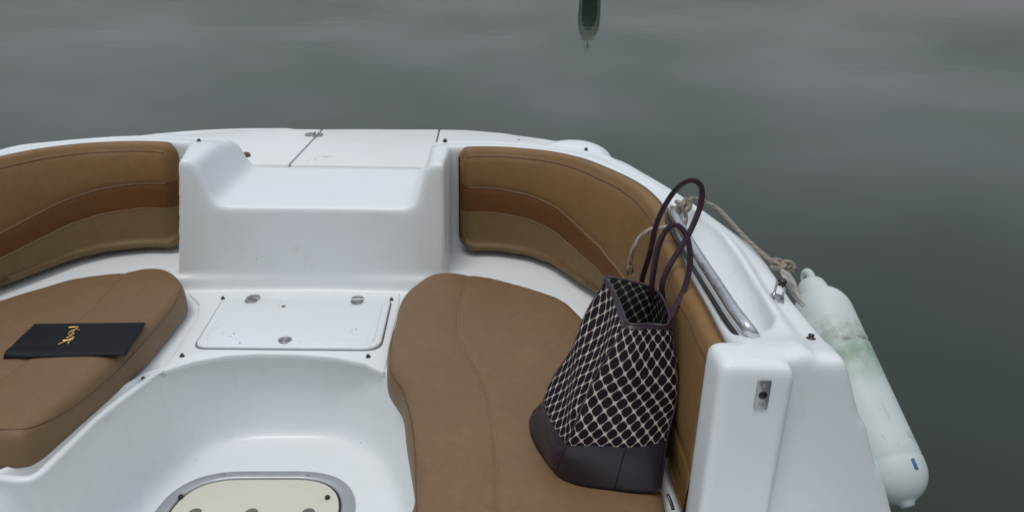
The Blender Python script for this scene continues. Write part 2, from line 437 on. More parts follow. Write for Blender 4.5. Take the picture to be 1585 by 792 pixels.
# ------------------------------------------------------------------ water
def water():
    t = NT('still_harbour_water')
    mp = t.n('ShaderNodeMapping'); mp.inputs['Scale'].default_value = (1, 1.0, 1); t.l(t.tc.outputs['Object'], mp.inputs[0])
    big = t.noise(.35, 3, .5, mp.outputs[0]); small = t.noise(5.0, 3, .5, mp.outputs[0], .3); mid = t.noise(1.1, 2, .5, mp.outputs[0])
    c = t.ramp(t.noise(.5, 4, .55), [(.32, (.014, .026, .017)), (.5, (.019, .025, .014)), (.68, (.021, .030, .021))])
    t.set(Base_Color=c, Roughness=.035, IOR=1.33)
    hgt = t.math('ADD', t.math('MULTIPLY', big, 3.0), t.math('ADD', t.math('MULTIPLY', mid, 1.9), t.math('MULTIPLY', small, .22)))
    t.bump(hgt, .22, .006)
    me = pydata('water', [(-600, -300, 0), (600, -300, 0), (600, 900, 0), (-600, 900, 0)], [(0, 1, 2, 3)])
    o = link('water', me, t.m); o.location = (0, 0, WZ); tag(o, 'calm grey-green harbour water round the boat', kind='structure')
WZ = -.62
water()

# ------------------------------------------------------------------ boat: moulded hull
ROOT = empty('motorboat', (0, 1.0, WZ))
tag(ROOT, 'white moored motorboat with tan vinyl bow seats, seen from its cockpit', 'boat')
def sym(h):                                   # half outline, centre front first, running aft -> closed polygon
    h = [tuple(p[:2]) for p in h]; return h+[(-x, y) for x, y in reversed(h) if x > 1e-6]
def V3(p): return Vector((p[0], p[1], 0))
def A(px, py, z): q = at(px, py, z); return (q.x, q.y)
# gunwale outer edge at z .38
go = [A(690, 218, .38), A(740, 217.5, .38), A(790, 219, .38), A(840, 223, .38), A(900, 231, .38), A(960, 242, .38), A(1000, 262, .38), A(1060, 297, .38), A(1130, 345, .38), A(1180, 385, .38), A(1240, 470, .38)]
go = [(p[0], p[1]) for p in go]
half_out = [(0, go[0][1]+.005), (.2, go[0][1]+.005)] + [tuple(p[:2]) for p in cat_rom([V3(p) for p in go]+[Vector((1.108, 1.12, 0)), Vector((1.088, .98, 0)), Vector((1.08, .3, 0)), Vector((1.07, -.6, 0))], 5)]
POLY_OUT = sym(half_out)
deck = [(0, 3.262), (.30, 3.255), (.54, 3.225), (.74, 3.15), (.90, 3.03), (1.0, 2.86), (1.08, 2.62), (1.14, 2.3), (1.16, 1.9), (1.16, 1.5), (1.12, 1.1), (1.10, .3), (1.09, -.6)]
POLY_DECK = sym([tuple(p[:2]) for p in cat_rom([V3(p) for p in deck], 6)])
inn = [(.44, 2.40), (.50, 2.415), (.585, 2.415), (.675, 2.393), (.746, 2.36), (.815, 2.30), (.869, 2.22), (.945, 2.055), (.975, 1.90), (.972, 1.74), (.95, 1.58), (.935, 1.4), (.93, 1.245), (.922, 1.0), (.92, .3), (.92, -.6)]
INN = [tuple(p[:2]) for p in cat_rom([V3(p) for p in inn], 6)]
POLY_IN = [(0, 2.172), (.405, 2.172), (.415, 2.39)]+INN+[(-x, y) for x, y in reversed(INN)]+[(-.40, 2.39), (-.352, 2.172)]
seat = [(.40, 2.155), (.47, 2.15), (.55, 2.13), (.62, 2.09), (.70, 2.03), (.78, 1.92), (.83, 1.78), (.855, 1.6), (.86, 1.4), (.86, 1.1), (.86, .3), (.86, -.6)]
SEATC = [tuple(p[:2]) for p in cat_rom([V3(p) for p in seat], 4)]
POLY_SEAT = [(0, 2.172)]+SEATC+[(-x, y) for x, y in reversed(SEATC)]
wr = [(0, 1.803), (.07, 1.803), (.14, 1.79), (.205, 1.752), (.262, 1.69), (.305, 1.61), (.34, 1.5), (.367, 1.36), (.382, 1.2), (.39, 1.0), (.39, .3), (.39, -.6)]
wl = [(-.39, -.6), (-.80, -.6), (-.80, 1.0), (-.80, 1.21), (-.76, 1.245), (-.6, 1.255), (-.46, 1.262), (-.405, 1.29), (-.37, 1.37), (-.343, 1.5), (-.305, 1.61), (-.262, 1.69), (-.205, 1.752), (-.14, 1.79), (-.07, 1.803)]
POLY_WELL = [tuple(p[:2]) for p in cat_rom([V3(p) for p in wr], 4)]+[tuple(p[:2]) for p in cat_rom([V3(p) for p in wl[1:]], 4)]
RIDGE = [A(1088, 322, .40), A(1130, 368, .40), A(1180, 436, .40), A(1215, 497, .40), A(1240, 555, .40)]
def seg_d(X, Y, a, b):
    ex, ey = b[0]-a[0], b[1]-a[1]; wx, wy = X-a[0], Y-a[1]; t_ = np.clip((wx*ex+wy*ey)/(ex*ex+ey*ey), 0, 1)
    return np.sqrt((wx-ex*t_)**2+(wy-ey*t_)**2)
FLOOR = -.27
def pre_hull(X, Y):
    a = np.abs(X)
    T = dict(out=sd_poly(X, Y, POLY_OUT), deck=sd_poly(X, Y, POLY_DECK), inn=sd_poly(X, Y, POLY_IN),
             seat=sd_poly(X, Y, POLY_SEAT), well=sd_poly(X, Y, POLY_WELL))
    # trench of the side recess beside the grab rail
    tr = sd_poly(a, Y, [A(*p, .40) for p in ((1060, 322), (1080, 322), (1106, 340), (1140, 386), (1178, 444), (1203, 490), (1196, 506), (1168, 522), (1140, 487), (1105, 432), (1070, 375), (1052, 340))])
    T['tr'] = tr
    return T
ZI, ZO = .405, .378        # gunwale top: inner lip, outer edge
def fn_hull(T, X, Y, Z):
    a = np.abs(X)
    aft = np.clip((1.35-Y)/.3, 0, 1); ztop = np.clip(ZI-(T['out']+.16)*(.16-.12*aft), ZO, ZI+.004)+.021/(1+np.exp(np.clip((Y-1.10)/.022, -30, 30)))
    dn = -T['out']; q_ = np.clip((.060-dn)/.012, 0, 1); ztop = ztop-(.009-.006*aft)*q_*q_*(3-2*q_)+.006*np.exp(-((dn-.074)/.013)**2)
    sg = .007/(1+np.exp(np.clip((Z-.300)/.004, -30, 30)))+.007/(1+np.exp(np.clip((Z-.205)/.004, -30, 30)))
    coam = smax(T['out']-.42*np.clip(ztop-Z, -.05, .30)-sg+.006, Z-ztop, .022)                # coaming, flaring outwards below
    plat = smax(T['deck']+.02, Z-(.27-.004*(Y-2.2)), .03)
    lower = smax(T['deck']+.10*np.clip(-Z, 0, 1)+.25*np.clip(-.2-Z, 0, 1), Z-.12, .05)
    body = smin(smin(coam, plat, .05), lower, .04)
    # walk-through notch in the forward coaming
    notch = smax(np.abs(X-.024)-(.293+.28*np.clip(Z-.27, 0, .3)), .27-Z, .065)
    notch = np.maximum(notch, 2.0-Y)
    body = smax(body, -notch, .05)
    # raised corner pads of the platform
    pad = np.sqrt((np.minimum(np.abs(X-.875)/1.3, np.abs(X+.72)))**2+((Y-2.93)/1.2)**2+((Z-.225)*1.6)**2)-.115
    body = smin(body, pad, .04)
    # aft cut of the forward coaming: behind it the side deck is low
    cav1 = smax(T['inn'], .050-Z, .03)
    wedge = np.maximum(np.maximum(-(X+.352+.056*(1-np.clip(Z, 0, .4)/.4)), X), 2.172-Y)
    cav1 = smax(cav1, -wedge, .015)
    cav2 = smax(T['seat'], .013*np.clip((1.72-Y)/.05, 0, 1)*np.exp(-((T['well']-.017)/.010)**2)-Z, .045)
    cav = smin(cav1, cav2, .035)
    cav3 = smax(T['well']-.05*np.clip(Z+.27, 0, .3)+.004, FLOOR-Z, .08)
    cav = smin(cav, cav3, .012+.020*np.clip((Y-1.62)/.12, 0, 1))
    cav = smax(cav, -(smax(smax(.876-a, Y-1.085, .04), -.3-Z, .02)), .02)            # keep the bulkhead block
    cut = np.maximum(Y-(.985+.06*np.clip((a-.975)/.02, 0, 1)*0), -.02-Z)
    cav = smin(cav, np.maximum(Y-.99, .0-Z)+.0*a, .02)
    # step in the bulkhead's aft face: outboard of x=.985 it lies 22 mm further forward
    stp = smax(smax(.990-a, Y-1.022, .018), -.0-Z, .02)
    cav = smin(cav, stp, .008)
    body = smax(body, -cav, .032)
    # side recess by the grab rail
    tz = .300+.75*np.clip(a-.965, 0, .12)
    rec = smax(T['tr']+.004, tz-Z, .03)
    body = smax(body, -rec, .008)
    # groove outboard of the recess ridge
    return body
def build_hull():
    me = surface_nets('hull', pre_hull, fn_hull, (-1.32, -.1, -.72), (1.32, 3.42, .46), .0085)
    return link('hull', me, M['gel'], ROOT)
HULL = build_hull()

# ---- forward platform lids (thin slabs in the platform)
def lidslab(name, corners, rad, z0, z1, mat, parent=ROOT, bev=.004):
    o = link(name, prism_mesh(name, round_poly(corners, rad), z0, z1, bev), mat, parent); return o
zp = .262
def PL(px, py): q = at(px, py, .274); return (q.x, q.y)
gapo = [PL(297, 216.5), PL(370, 208), PL(495, 200), PL(590, 198.5), PL(680, 200), PL(760, 204), PL(835, 213)]
yb = 2.63
c_l0, c_l1 = PL(499, 199.5), PL(445, 257); c_r0, c_r1 = PL(680, 200), PL(667, 257)
def lerp2(a, b, s): return (a[0]+(b[0]-a[0])*s, a[1]+(b[1]-a[1])*s)
g = .0035
center = [(c_l1[0]+g, yb), (c_l0[0]+g, c_l0[1]-.004), ((c_l0[0]+c_r0[0])/2, c_l0[1]+.012), (c_r0[0]-g, c_r0[1]-.002), (c_r1[0]-g, yb)]
ANCH = lidslab('locker_lid', center, .006, .25, .2735, M['gel_deck']); tag(ANCH, 'centre locker lid of the bow platform with rust stains')
leftp = [(c_l1[0]-g, yb), (-.40, yb), (-.86, 2.66), (-.90, 2.80), (-.78, 2.93), (-.70, 3.02), (-.53, 3.115), (-.36, 3.17), (c_l0[0]-g, c_l0[1]-.008)]
lidslab('locker_lid', leftp, .01, .25, .2735, M['gel_deck'])
rightp = [(c_r1[0]+g, yb), (c_r0[0]+g, c_r0[1]-.004), (.45, 3.205), (.60, 3.16), (.74, 3.07), (.80, 2.93), (.92, 2.80), (.88, 2.66)]
lidslab('locker_lid', rightp, .01, .25, .2735, M['gel_deck'])
# the dark gap bed below the seams
bed = link('seam_bed', prism_mesh('seam_bed', round_poly([(-.42, 2.64), (.42, 2.64), (.42, 3.2), (.0, 3.235), (-.42, 3.13)], .01), .22, .2665, 0), M['gasket'], ROOT)

# ---- seat cushions
def cushion(name, outline, z0, z1, seams, mat, rad=.03, h=.0055, dome=.006, closed_pts=6):
    poly = [tuple(p[:2]) for p in cat_rom([V3(p) for p in outline], closed_pts, True)]
    sm = [[(p[0], p[1]) for p in s] for s in seams]
    def pre(X, Y):
        T = dict(d=sd_poly(X, Y, poly)); gr = np.zeros(X.shape)
        for s in sm:
            dd = np.full(X.shape, 9.)
            for a_, b_ in zip(s, s[1:]): dd = np.minimum(dd, seg_d(X, Y, a_, b_))
            gr = np.maximum(gr, np.exp(-(dd/.007)**2)*.0035+np.exp(-(dd/.03)**2)*.002)
        gr = gr+.0026*np.clip(-T['d']/.08, 0, 1)*np.sin(X*15+Y*6+.6*np.sin(Y*9))*np.sin(Y*12-X*5)+.0004*np.exp(-(-T['d']-.03)**2/.0009)*np.sin((X*1.3-Y)*95+3*np.sin(X*21))*np.clip(.5+np.sin(X*9+Y*7), 0, 1)+.0005*np.sin(X*41+1)*np.sin(Y*37)
        T['g'] = gr; return T
    def fn(T, X, Y, Z):
        top = z1+dome*np.clip(-T['d']/.12, 0, 1)-T['g']
        side = T['d']-.003*np.sin((X+Y)*23)
        return smax(smax(side, Z-top, rad*2.2), z0-Z, .02)
    P = np.array(poly)
    me = surface_nets(name, pre, fn, (P[:, 0].min()-.02, P[:, 1].min()-.02, z0-.02), (P[:, 0].max()+.02, P[:, 1].max()+.02, z1+.03), h, 2)
    return link(name, me, mat, ROOT)
ZC = .09
sr = [A(599, 590, .05), A(600, 545, .075), A(606, 500, .085), A(618, 462, .088), A(636, 437, .088), A(664, 421, .088), A(700, 418, .088), A(765, 426, .088), A(835, 444, .088), A(880, 462, .088)]
sr += [(.80, 1.83), (.835, 1.7), (.85, 1.5), (.852, 1.3), (.852, 1.10), (.84, 1.035), (.80, 1.02), (.60, 1.02), (.43, 1.02), (.395, 1.035), A(640, 792, .03), A(637, 740, .03), A(632, 690, .03), A(622, 640, .03)]
seam_r = [(*A(724, 424, ZC),), (*A(716, 462, ZC),), (*A(710, 495, ZC),), (*A(712, 525, ZC),)]+[A(728, 550, ZC), A(745, 580, ZC), A(757, 615, ZC), A(765, 655, ZC), A(770, 710, ZC), A(772, 800, ZC)]
epx_r = [(624, 450), (614, 485), (607, 525), (604, 555), (606, 578), (622, 602), (635, 642), (642, 690), (644, 750), (645, 800)]
SEAT_R = cushion('seat_cushion', sr, .004, ZC, [seam_r], M['seat_tan'])
sl_ = [A(284, 470, .05), A(285, 445, .08), A(276, 424, .088), A(258, 413, .088), A(230, 411, .088), A(200, 415, .088), A(100, 430, .088), A(0, 460, .088)]
sl_ += [(-.86, 1.80), (-.865, 1.6), (-.865, 1.42), (-.85, 1.335), (-.80, 1.32), (-.65, 1.315), (-.53, 1.31), A(25, 716, .02), A(62, 705, .02), A(100, 668, .03), A(150, 620, .03), A(205, 575, .03), A(245, 530, .03), A(270, 498, .04)]
seam_l = [A(192, 420, ZC), A(165, 450, ZC), A(130, 486, ZC), A(80, 530, ZC), A(20, 572, ZC), A(-30, 605, ZC)]
epx_l = [(281, 436), (278, 452), (262, 482), (222, 530), (180, 575), (120, 625), (70, 653), (38, 663), (0, 664)]
SEAT_L = cushion('seat_cushion', sl_, .004, ZC, [seam_l], M['seat_tan'])
dg = bpy.context.evaluated_depsgraph_get()
from mathutils.bvhtree import BVHTree
def bvh_of(o):
    me = o.data; return BVHTree.FromPolygons([v.co for v in me.vertices], [tuple(p.vertices) for p in me.polygons])
BV = {o.name: bvh_of(o) for o in (HULL, SEAT_R, SEAT_L)}
def drop(x, y, *objs, z=2.0):
    best = None
    for o in objs:
        h_ = BV[o.name].ray_cast(Vector((x, y, z)), Vector((0, 0, -1)))
        if h_[0] is not None and (best is None or h_[0].z > best[0].z): best = h_
    return (best[0], best[1]) if best else (Vector((x, y, 0)), Vector((0, 0, 1)))
def hit(px, py, *objs):
    d = (RT*((px-PW/2)/F) + UP*((PH/2-py)/F) + _f).normalized(); best = None
    for o in objs:
        h_ = BV[o.name].ray_cast(CAM, d)
        if h_[0] is not None and (best is None or h_[3] < best[3]): best = h_
    return best
def laid_tube(name, pts2, r, obj, mat, sink=0.3, closed=False, step=.012):
    pts = resample(cat_rom([V3(p) for p in pts2], 6), step); out = []
    for p in pts:
        q, n_ = drop(p.x, p.y, obj); out.append(q-n_*r*sink)
    return link(name, tube_mesh(name, out, r, 6), mat, obj)
def laid_px(name, pts, r, obj, mat, sink=.2):
    out = []
    for p in resample(cat_rom([V3(p) for p in pts], 6), 6.0):
        h_ = hit(p.x, p.y, obj)
        if h_ is not None: out.append(h_[0]-h_[1]*r*sink)
    return link(name, tube_mesh(name, out, r, 6), mat, obj)
laid_tube('seam', seam_r, .0016, SEAT_R, M['thread_light'], .1)
laid_px('piping', epx_r, .0020, SEAT_R, M['piping'], .2)
laid_tube('seam', seam_l, .0014, SEAT_L, M['thread_light'], .2)
laid_px('piping', epx_l, .0018, SEAT_L, M['piping'], .3)

# ---- backrests: section swept along the inside of the coaming
def backrest(side, y_end, name='backrest'):
    path = [V3(p) for p in INN if p[1] > y_end-.001]
    path = resample(path, .008); n = len(path)
    total = sum((b-a).length for a, b in zip(path, path[1:]))
    # section rows: (t along profile, zone) offsets inwards o and height z
    rows = []
    def bottom(u):    # how far the face stands off the coaming at the foot
        return .075+.045*math.exp(-((u-.33)/.22)**2)-.028*min(1, max(0, (u-.45)/.2))
    vs = []; run = 0; R_ = []
    for i, p in enumerate(path):
        if i: run += (p-path[i-1]).length
        u = run/total; a = path[max(i-1, 0)]; b = path[min(i+1, n-1)]; tg = (b-a).normalized(); inw = Vector((tg.y, -tg.x, 0))
        # make sure the offset points into the cockpit
        if inw.dot(Vector((0, 1.2, 0))-p) < 0: inw = -inw
        e = run; sd_ = min(1, max(0, (u-.45)/.2)); k = 1.0 if e > .035 else math.sqrt(max(0, 1-((.035-e)/.035)**2))
        cz = .24; ht = .165-.035*(1-k)*1.0; zt, zb = .402-.03*(1-k), .068+.03*(1-k)
        ob = bottom(u); depth = .35+.65*k
        w1 = min(1, max(0, (u-.02)/.62)); w1 = w1*w1*(3-2*w1)
        zpip = .284-.112*w1; zl = .205-.085*w1
        # control knots z -> offset
        prof = []
        prof.append((.004, zb+.0)); prof.append((.03*depth, zb-.002))
        prof.append(((ob-.012)*depth, zb+.001)); prof.append(((ob-.002)*depth, zb+.010)); prof.append(((ob+.004)*depth, zb+.026))
        def face(zv):
            s = (zv-zb)/(zt-zb); return (ob*(1-s)+(.047-.008*sd_)*s+(.012-.009*sd_)*math.sin(math.pi*s))*depth
        for s in np.linspace(.15, .85, 5): z_ = zb+(zl-zb)*s; prof.append((face(z_), z_))
        prof.append((face(zl)-.0012, zl)); kl = len(prof)-1
        for s in np.linspace(.1, .9, 7): z_ = zl+(zpip-zl)*s; prof.append((face(z_)+.001*math.sin(math.pi*s), z_))
        prof.append((face(zpip)-.0035, zpip)); kp = len(prof)-1
        z2 = zt-.022
        for s in np.linspace(.06, .94, 11): z_ = zpip+(z2-zpip)*s; prof.append((face(z_)+(.006-.004*sd_)*math.sin(math.pi*s)**.6, z_))
        prof.append((face(z2)-.001, z2)); k2 = len(prof)-1
        prof.append(((.043-.008*sd_)*depth, zt-.010)); prof.append(((.040-.008*sd_)*depth, zt-.003)); prof.append(((.030-.006*sd_)*depth, zt+.001))
        prof.append((.016*depth, zt+.001)); prof.append((.006*depth, zt-.003)); kt = len(prof)-1; prof.append((.001, zt-.012))
        R_.append((kl, kp, k2, kt))
        wob = .0015*math.sin(run*34)*math.sin(run*11+1)
        for o_, z_ in prof:
            q = p+inw*(o_+wob*(o_ > .02)); vs.append(Vector((q.x*side, q.y, z_)))
    m_ = len(prof); fs = []; mi = []; kl, kp, k2, kt = R_[0]
    for i in range(n-1):
        for j in range(m_-1):
            f = (i*m_+j, (i+1)*m_+j, (i+1)*m_+j+1, i*m_+j+1); fs.append(f if side < 0 else f[::-1])
            mi.append((2 if j < kl else 1 if j < kp else 0) if (i < .70*n or side < 0) else 0)
    for i in (0, n-1):
        f = tuple(i*m_+j for j in range(m_)); fs.append(f); mi.append(0)
    me = pydata(name, vs, fs)
    o = link(name, me, [M['tan'], M['rust_band'], M['olive_tan']], ROOT)
    me.polygons.foreach_set('material_index', mi)
    def row(j, i0=2, i1=2): return [vs[i*m_+j] for i in range(i0, n-i1)]
    cutn = int(.30*n) if side > 0 else 2
    link('piping', tube_mesh('piping', row(kp, 2, cutn), .0042, 8), M['piping_light'], o)
    link('seam', tube_mesh('seam', row(kl, 2, cutn), .0016, 6), M['thread_light'], o)
    link('seam', tube_mesh('seam', row(k2), .0017, 6), M['piping'], o)
    link('piping', tube_mesh('piping', row(kt), .0030, 6), M['piping'], o)
    return o
BACK_R = backrest(1, 1.06); BACK_L = backrest(-1, 1.06)
tag(BACK_R, 'tan backrest curving round the bag side of the bow'); 

# ---- raised lip round the foot well on the open left side
lip = [at(p[0], p[1], .001) for p in ((-40, 742), (0, 739), (36, 742), (58, 736), (84, 712), (112, 684), (148, 649), (182, 622), (212, 600), (236, 582), (256, 572))]
lp = resample(cat_rom(lip, 8), .008)
link('well_lip', tube_mesh('well_lip', lp, lambda s: .0095*min(1, .25+s*8, .25+(1-s)*8), 14, sx=.75), M['gel'], HULL)
# ---- storage hatch between the seats
def Z0(px, py, z=.006): return A(px, py, z)
plate = [Z0(285, 447), Z0(620, 447), Z0(616, 480), Z0(604, 530), Z0(596, 574), Z0(588, 573), Z0(565, 561), Z0(520, 552), Z0(460, 547), Z0(400, 546), Z0(350, 549), Z0(300, 558), Z0(262, 570), Z0(250, 573), Z0(270, 545), Z0(305, 490), Z0(308, 470)]
PLATE = link('hatch_frame', prism_mesh('hatch_frame', [Vector(p) for p in plate], -.012, .0055, .004), M['gel'], ROOT)
hc = [A(344, 462, .01), A(607, 464, .01), A(590, 541, .01), A(297, 538, .01)]
def inset(c, d):
    cx_ = sum(p[0] for p in c)/4; cy_ = sum(p[1] for p in c)/4
    return [(p[0]+math.copysign(d, cx_-p[0]), p[1]+math.copysign(d, cy_-p[1])) for p in c]
link('gasket', prism_mesh('gasket', round_poly(hc, [.02, .025, .05, .035]), .003, .0068, 0), M['gasket'], PLATE)
LID = link('hatch_lid', prism_mesh('hatch_lid', round_poly(inset(hc, .0035), [.02, .025, .05, .035]), .004, .0135, .005, 4), M['gel_lid'], ROOT)
inner_lid = inset(hc, .022)
link('lid_panel', prism_mesh('lid_panel', round_poly(inner_lid, .035), .010, .0150, .0035, 3), M['gel_lid'], LID)
def hinge(px, py, z, rot=0, parent=ROOT, s=1.0):
    c = at(px, py, z); M4 = Matrix.Translation((c.x, c.y, z)) @ Matrix.Rotation(rot, 4, 'Z')
    o = None
    half = []
    a_ = [Vector((math.cos(q)*.019*s, math.sin(q)*.019*s+.010*s)) for q in np.linspace(-.1, math.pi+.1, 16)]
    b_ = [Vector((math.cos(q)*.019*s, math.sin(q)*.019*s-.010*s)) for q in np.linspace(math.pi-.1, 2*math.pi+.1, 16)]
    bm = bmesh.new()
    for me_ in (prism_mesh('l', a_, 0, .0035, .0012, 2), prism_mesh('l', b_, 0, .0035, .0012, 2)): bm.from_mesh(me_)
    for k in range(5):
        x0 = (-.018+k*.0074)*s
        r = bmesh.ops.create_cone(bm, cap_ends=True, segments=12, radius1=.0036*s, radius2=.0036*s, depth=.0062*s, matrix=Matrix.Translation((x0+.003, 0, .0035)) @ Matrix.Rotation(math.pi/2, 4, 'Y'))
    me = bpy.data.meshes.new('hinge'); bm.transform(M4); bm.to_mesh(me); bm.free()
    o = link('hinge', me, M['steel'], parent, False)
    for sx, sy in ((-.009, .016), (.009, .016), (-.009, -.016), (.009, -.016)):
        me = lathe_mesh('screw', [(.0001, .0035), (.003, .0037), (.003, .0045), (.0018, .0052), (.0001, .0053)], 10, M4 @ Matrix.Translation((sx*s, sy*s, 0)))
        link('screw', me, M['satin'], o)
    return o
hinge(391, 463, .0145, R(-6)); hinge(553, 465, .0145, R(4)); hinge(486, 208.5, .276, R(88), s=1.25)
c = at(441, 526, .015)
lt = link('latch', lathe_mesh('latch', [(.0001, 0), (.018, 0), (.018, .002), (.0165, .0032), (.0155, .0022), (.0001, .0022)], 28, Matrix.Translation((c.x, c.y, .0148))), M['satin'], LID)
link('finger_ring', tube_mesh('finger_ring', [Vector((c.x+.0105*math.cos(a), c.y+.0105*math.sin(a), .0175)) for a in np.linspace(0, 2*math.pi, 24, endpoint=False)], .0013, 6, True), M['steel'], lt)
# chips and stains on the lid
def blot(name, px, py, z, rad, mat, parent, n=11, h=.0008, seed=0):
    rnd = random.Random(seed+int(px)); c = at(px, py, z)
    poly = [Vector((c.x+math.cos(a)*rad*rnd.uniform(.6, 1.2), c.y+math.sin(a)*rad*rnd.uniform(.6, 1.2))) for a in np.linspace(0, 2*math.pi, n, endpoint=False)]
    return link(name, prism_mesh(name, poly, z, z+h, h*.5, 1), mat, parent)
blot('chip', 439, 474, .0145, .0075, M['rust'], LID); blot('chip', 432, 474, .0145, .002, M['rust'], LID)
M['pinkstain'] = simple('faint_orange_stain', (.62, .42, .32), .6, 0, .2, 300)
blot('stain', 587, 474, .0135, .010, M['pinkstain'], LID, h=.0003)
M['greymark'] = simple('grey_scuff', (.38, .38, .37), .6, 0, .2, 300)
for (px, py, r_) in ((545, 510, .003), (551, 509, .003), (543, 513, .0025), (362, 516, .004), (366, 524, .003), (356, 520, .003), (371, 530, .003), (345, 516, .002)):
    blot('scuff', px, py, .0149, r_, M['greymark'], LID, h=.0002)
M['ruststain'] = simple('pale_rust_stain', (.58, .47, .36), .6, 0, .2, 200)
for (px, py, r_) in ((505, 243, .010), (512, 242, .006), (488, 247, .006), (476, 250, .004)):
    blot('stain', px, py, .2736, r_, M['ruststain'], ANCH, h=.0003)
# brown pull on the left platform lid
q = at(384, 237, .285)
link('pull_tab', lathe_mesh('pull_tab', [(.0001, 0), (.022, 0), (.022, .008), (.016, .012), (.0001, .012)], 20, Matrix.Translation((q.x-.01, q.y, .273)) @ Matrix.Scale(.75, 4, (1, 0, 0))), M['rust'], ROOT)

# ---- cover snaps
SNAP = lathe_mesh('snap_button', [(.0001, 0), (.0075, 0), (.0075, .0015), (.0048, .0022), (.0042, .0048), (.0052, .0062), (.0046, .0078), (.0001, .0082)], 16)
SNAP.materials.append(M['snapdark']); SNAP.polygons.foreach_set('use_smooth', [True]*len(SNAP.polygons))
snaps = [(308, 219), (689, 219), (803, 219), (907, 232), (991, 256), (1130, 351), (1255, 524), (345, 462), (606, 464), (282, 551), (570, 552), (222, 587), (1062, 290)]
BV['plate'] = None
def place_snap(px, py, s=1.0):
    h_ = hit(px, py, HULL)
    if h_ is None: return
    p, n_ = h_[0], h_[1]
    if n_.z < .3: n_ = Vector((0, 0, 1))
    if 1.7 < p.y < 2.17 and abs(p.x) < .4 and p.z > -.03: q = at(px, py, .0058); p = q
    o = bpy.data.objects.new('snap_button', SNAP); COL.objects.link(o); o.parent = ROOT; o.matrix_parent_inverse = parent_inv(ROOT)
    o.matrix_basis = frame(p, n_) @ Matrix.Scale(s, 4)
for i, s in enumerate(snaps): place_snap(*s, s=1.05 if i < 7 else .85)

# ---- floor hatch
fc = -.015
def rrect(x0, x1, y0, y1, r): return round_poly([(x0, y1), (x1, y1), (x1, y0), (x0, y0)], r, 14)
Oo = rrect(fc-.238, fc+.235, .99, 1.640, .17); Ii = rrect(fc-.205, fc+.202, 1.022, 1.612, .14)
bm = bmesh.new()
def ring(poly, z): return [bm.verts.new((p.x, p.y, z)) for p in poly]
levels = [ring(Oo, FLOOR-.02), ring(Oo, FLOOR+.004)]
def shrink(poly, d):
    cx_ = sum(p.x for p in poly)/len(poly); cy_ = sum(p.y for p in poly)/len(poly); out = []; n = len(poly)
    for i, p in enumerate(poly):
        tg = (poly[(i+1) % n]-poly[i-1]); tg = tg.normalized() if tg.length > 1e-9 else Vector((1, 0)); nn = Vector((tg.y, -tg.x))
        if nn.dot(Vector((cx_, cy_))-p) < 0: nn = -nn
        out.append(p+nn*d)
    return out
levels += [ring(shrink(Oo, .003), FLOOR+.008), ring(shrink(Ii, -.004), FLOOR+.008), ring(Ii, FLOOR+.005), ring(Ii, FLOOR-.02)]
for a_, b_ in zip(levels, levels[1:]):
    n = len(a_)
    for i in range(n): bm.faces.new((a_[i], a_[(i+1) % n], b_[(i+1) % n], b_[i]))
bmesh.ops.recalc_face_normals(bm, faces=bm.faces)
me = bpy.data.meshes.new('floor_hatch_frame'); bm.to_mesh(me); bm.free()
FRM = link('floor_hatch_frame', me, M['alu'], ROOT)
link('gap', prism_mesh('gap', shrink(Ii, -.002), FLOOR-.015, FLOOR+.0025, 0), M['gap'], FRM)
LP = shrink(Ii, .006)
FL = link('floor_hatch_lid', prism_mesh('floor_hatch_lid', LP, FLOOR-.01, FLOOR+.0075, .002, 2), M['gel_cream'], ROOT)
def on_floor(px, py, dz=.008): return at(px, py, FLOOR+dz)
for px, py in ((345, 733.5), (477, 735.5)):
    c = on_floor(px, py); link('screw', lathe_mesh('screw', [(.0001, 0), (.0052, 0), (.0045, .002), (.002, .0015), (.0001, .0014)], 12, Matrix.Translation(c)), M['satin'], FRM)
for px, py in ((280, 769), (507, 770)):
    c = on_floor(px, py); link('screw', lathe_mesh('screw', [(.0001, 0), (.0065, 0), (.006, .005), (.0035, .007), (.0001, .0055)], 14, Matrix.Translation(c)), M['snapdark'], FL)
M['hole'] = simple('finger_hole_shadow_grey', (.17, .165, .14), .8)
for px, py in ((303, 790), (390, 790), (478, 790)):
    c = on_floor(px, py, .0077); link('finger_recess', lathe_mesh('finger_recess', [(.0001, 0), (.0155, 0), (.0148, .0007), (.0001, .0004)], 26, Matrix.Translation((c.x, c.y-.006, c.z))), M['hole'], FL)

# ---- grab rail beside the recess
def rail_pts():
    a = [at(1037, 322, .385), at(1042, 330, .425), at(1060, 362, .430), at(1085, 402, .430), at(1110, 440, .430), at(1135, 478, .430), at(1158, 508, .425), at(1172, 528, .395)]
    return resample(cat_rom(a, 8), .008)
RAIL = link('grab_rail', tube_mesh('grab_rail', rail_pts(), .0102, 20), M['rail'], ROOT)
for px, py in ((1037, 322), (1060, 362)):
    pass
lowr = [Vector((p.x-.012, p.y, p.z-.020)) for p in rail_pts()[2:-3]]
link('rail_dark_reflection', tube_mesh('rail_dark_reflection', lowr, .0045, 10), M['snapdark'], RAIL)  # dark strip put in for the dark reflection along the rail's edge

link('grab_rail', tube_mesh('grab_rail', [Vector((-p.x, p.y, p.z)) for p in rail_pts()], .0102, 16), M['rail'], ROOT)
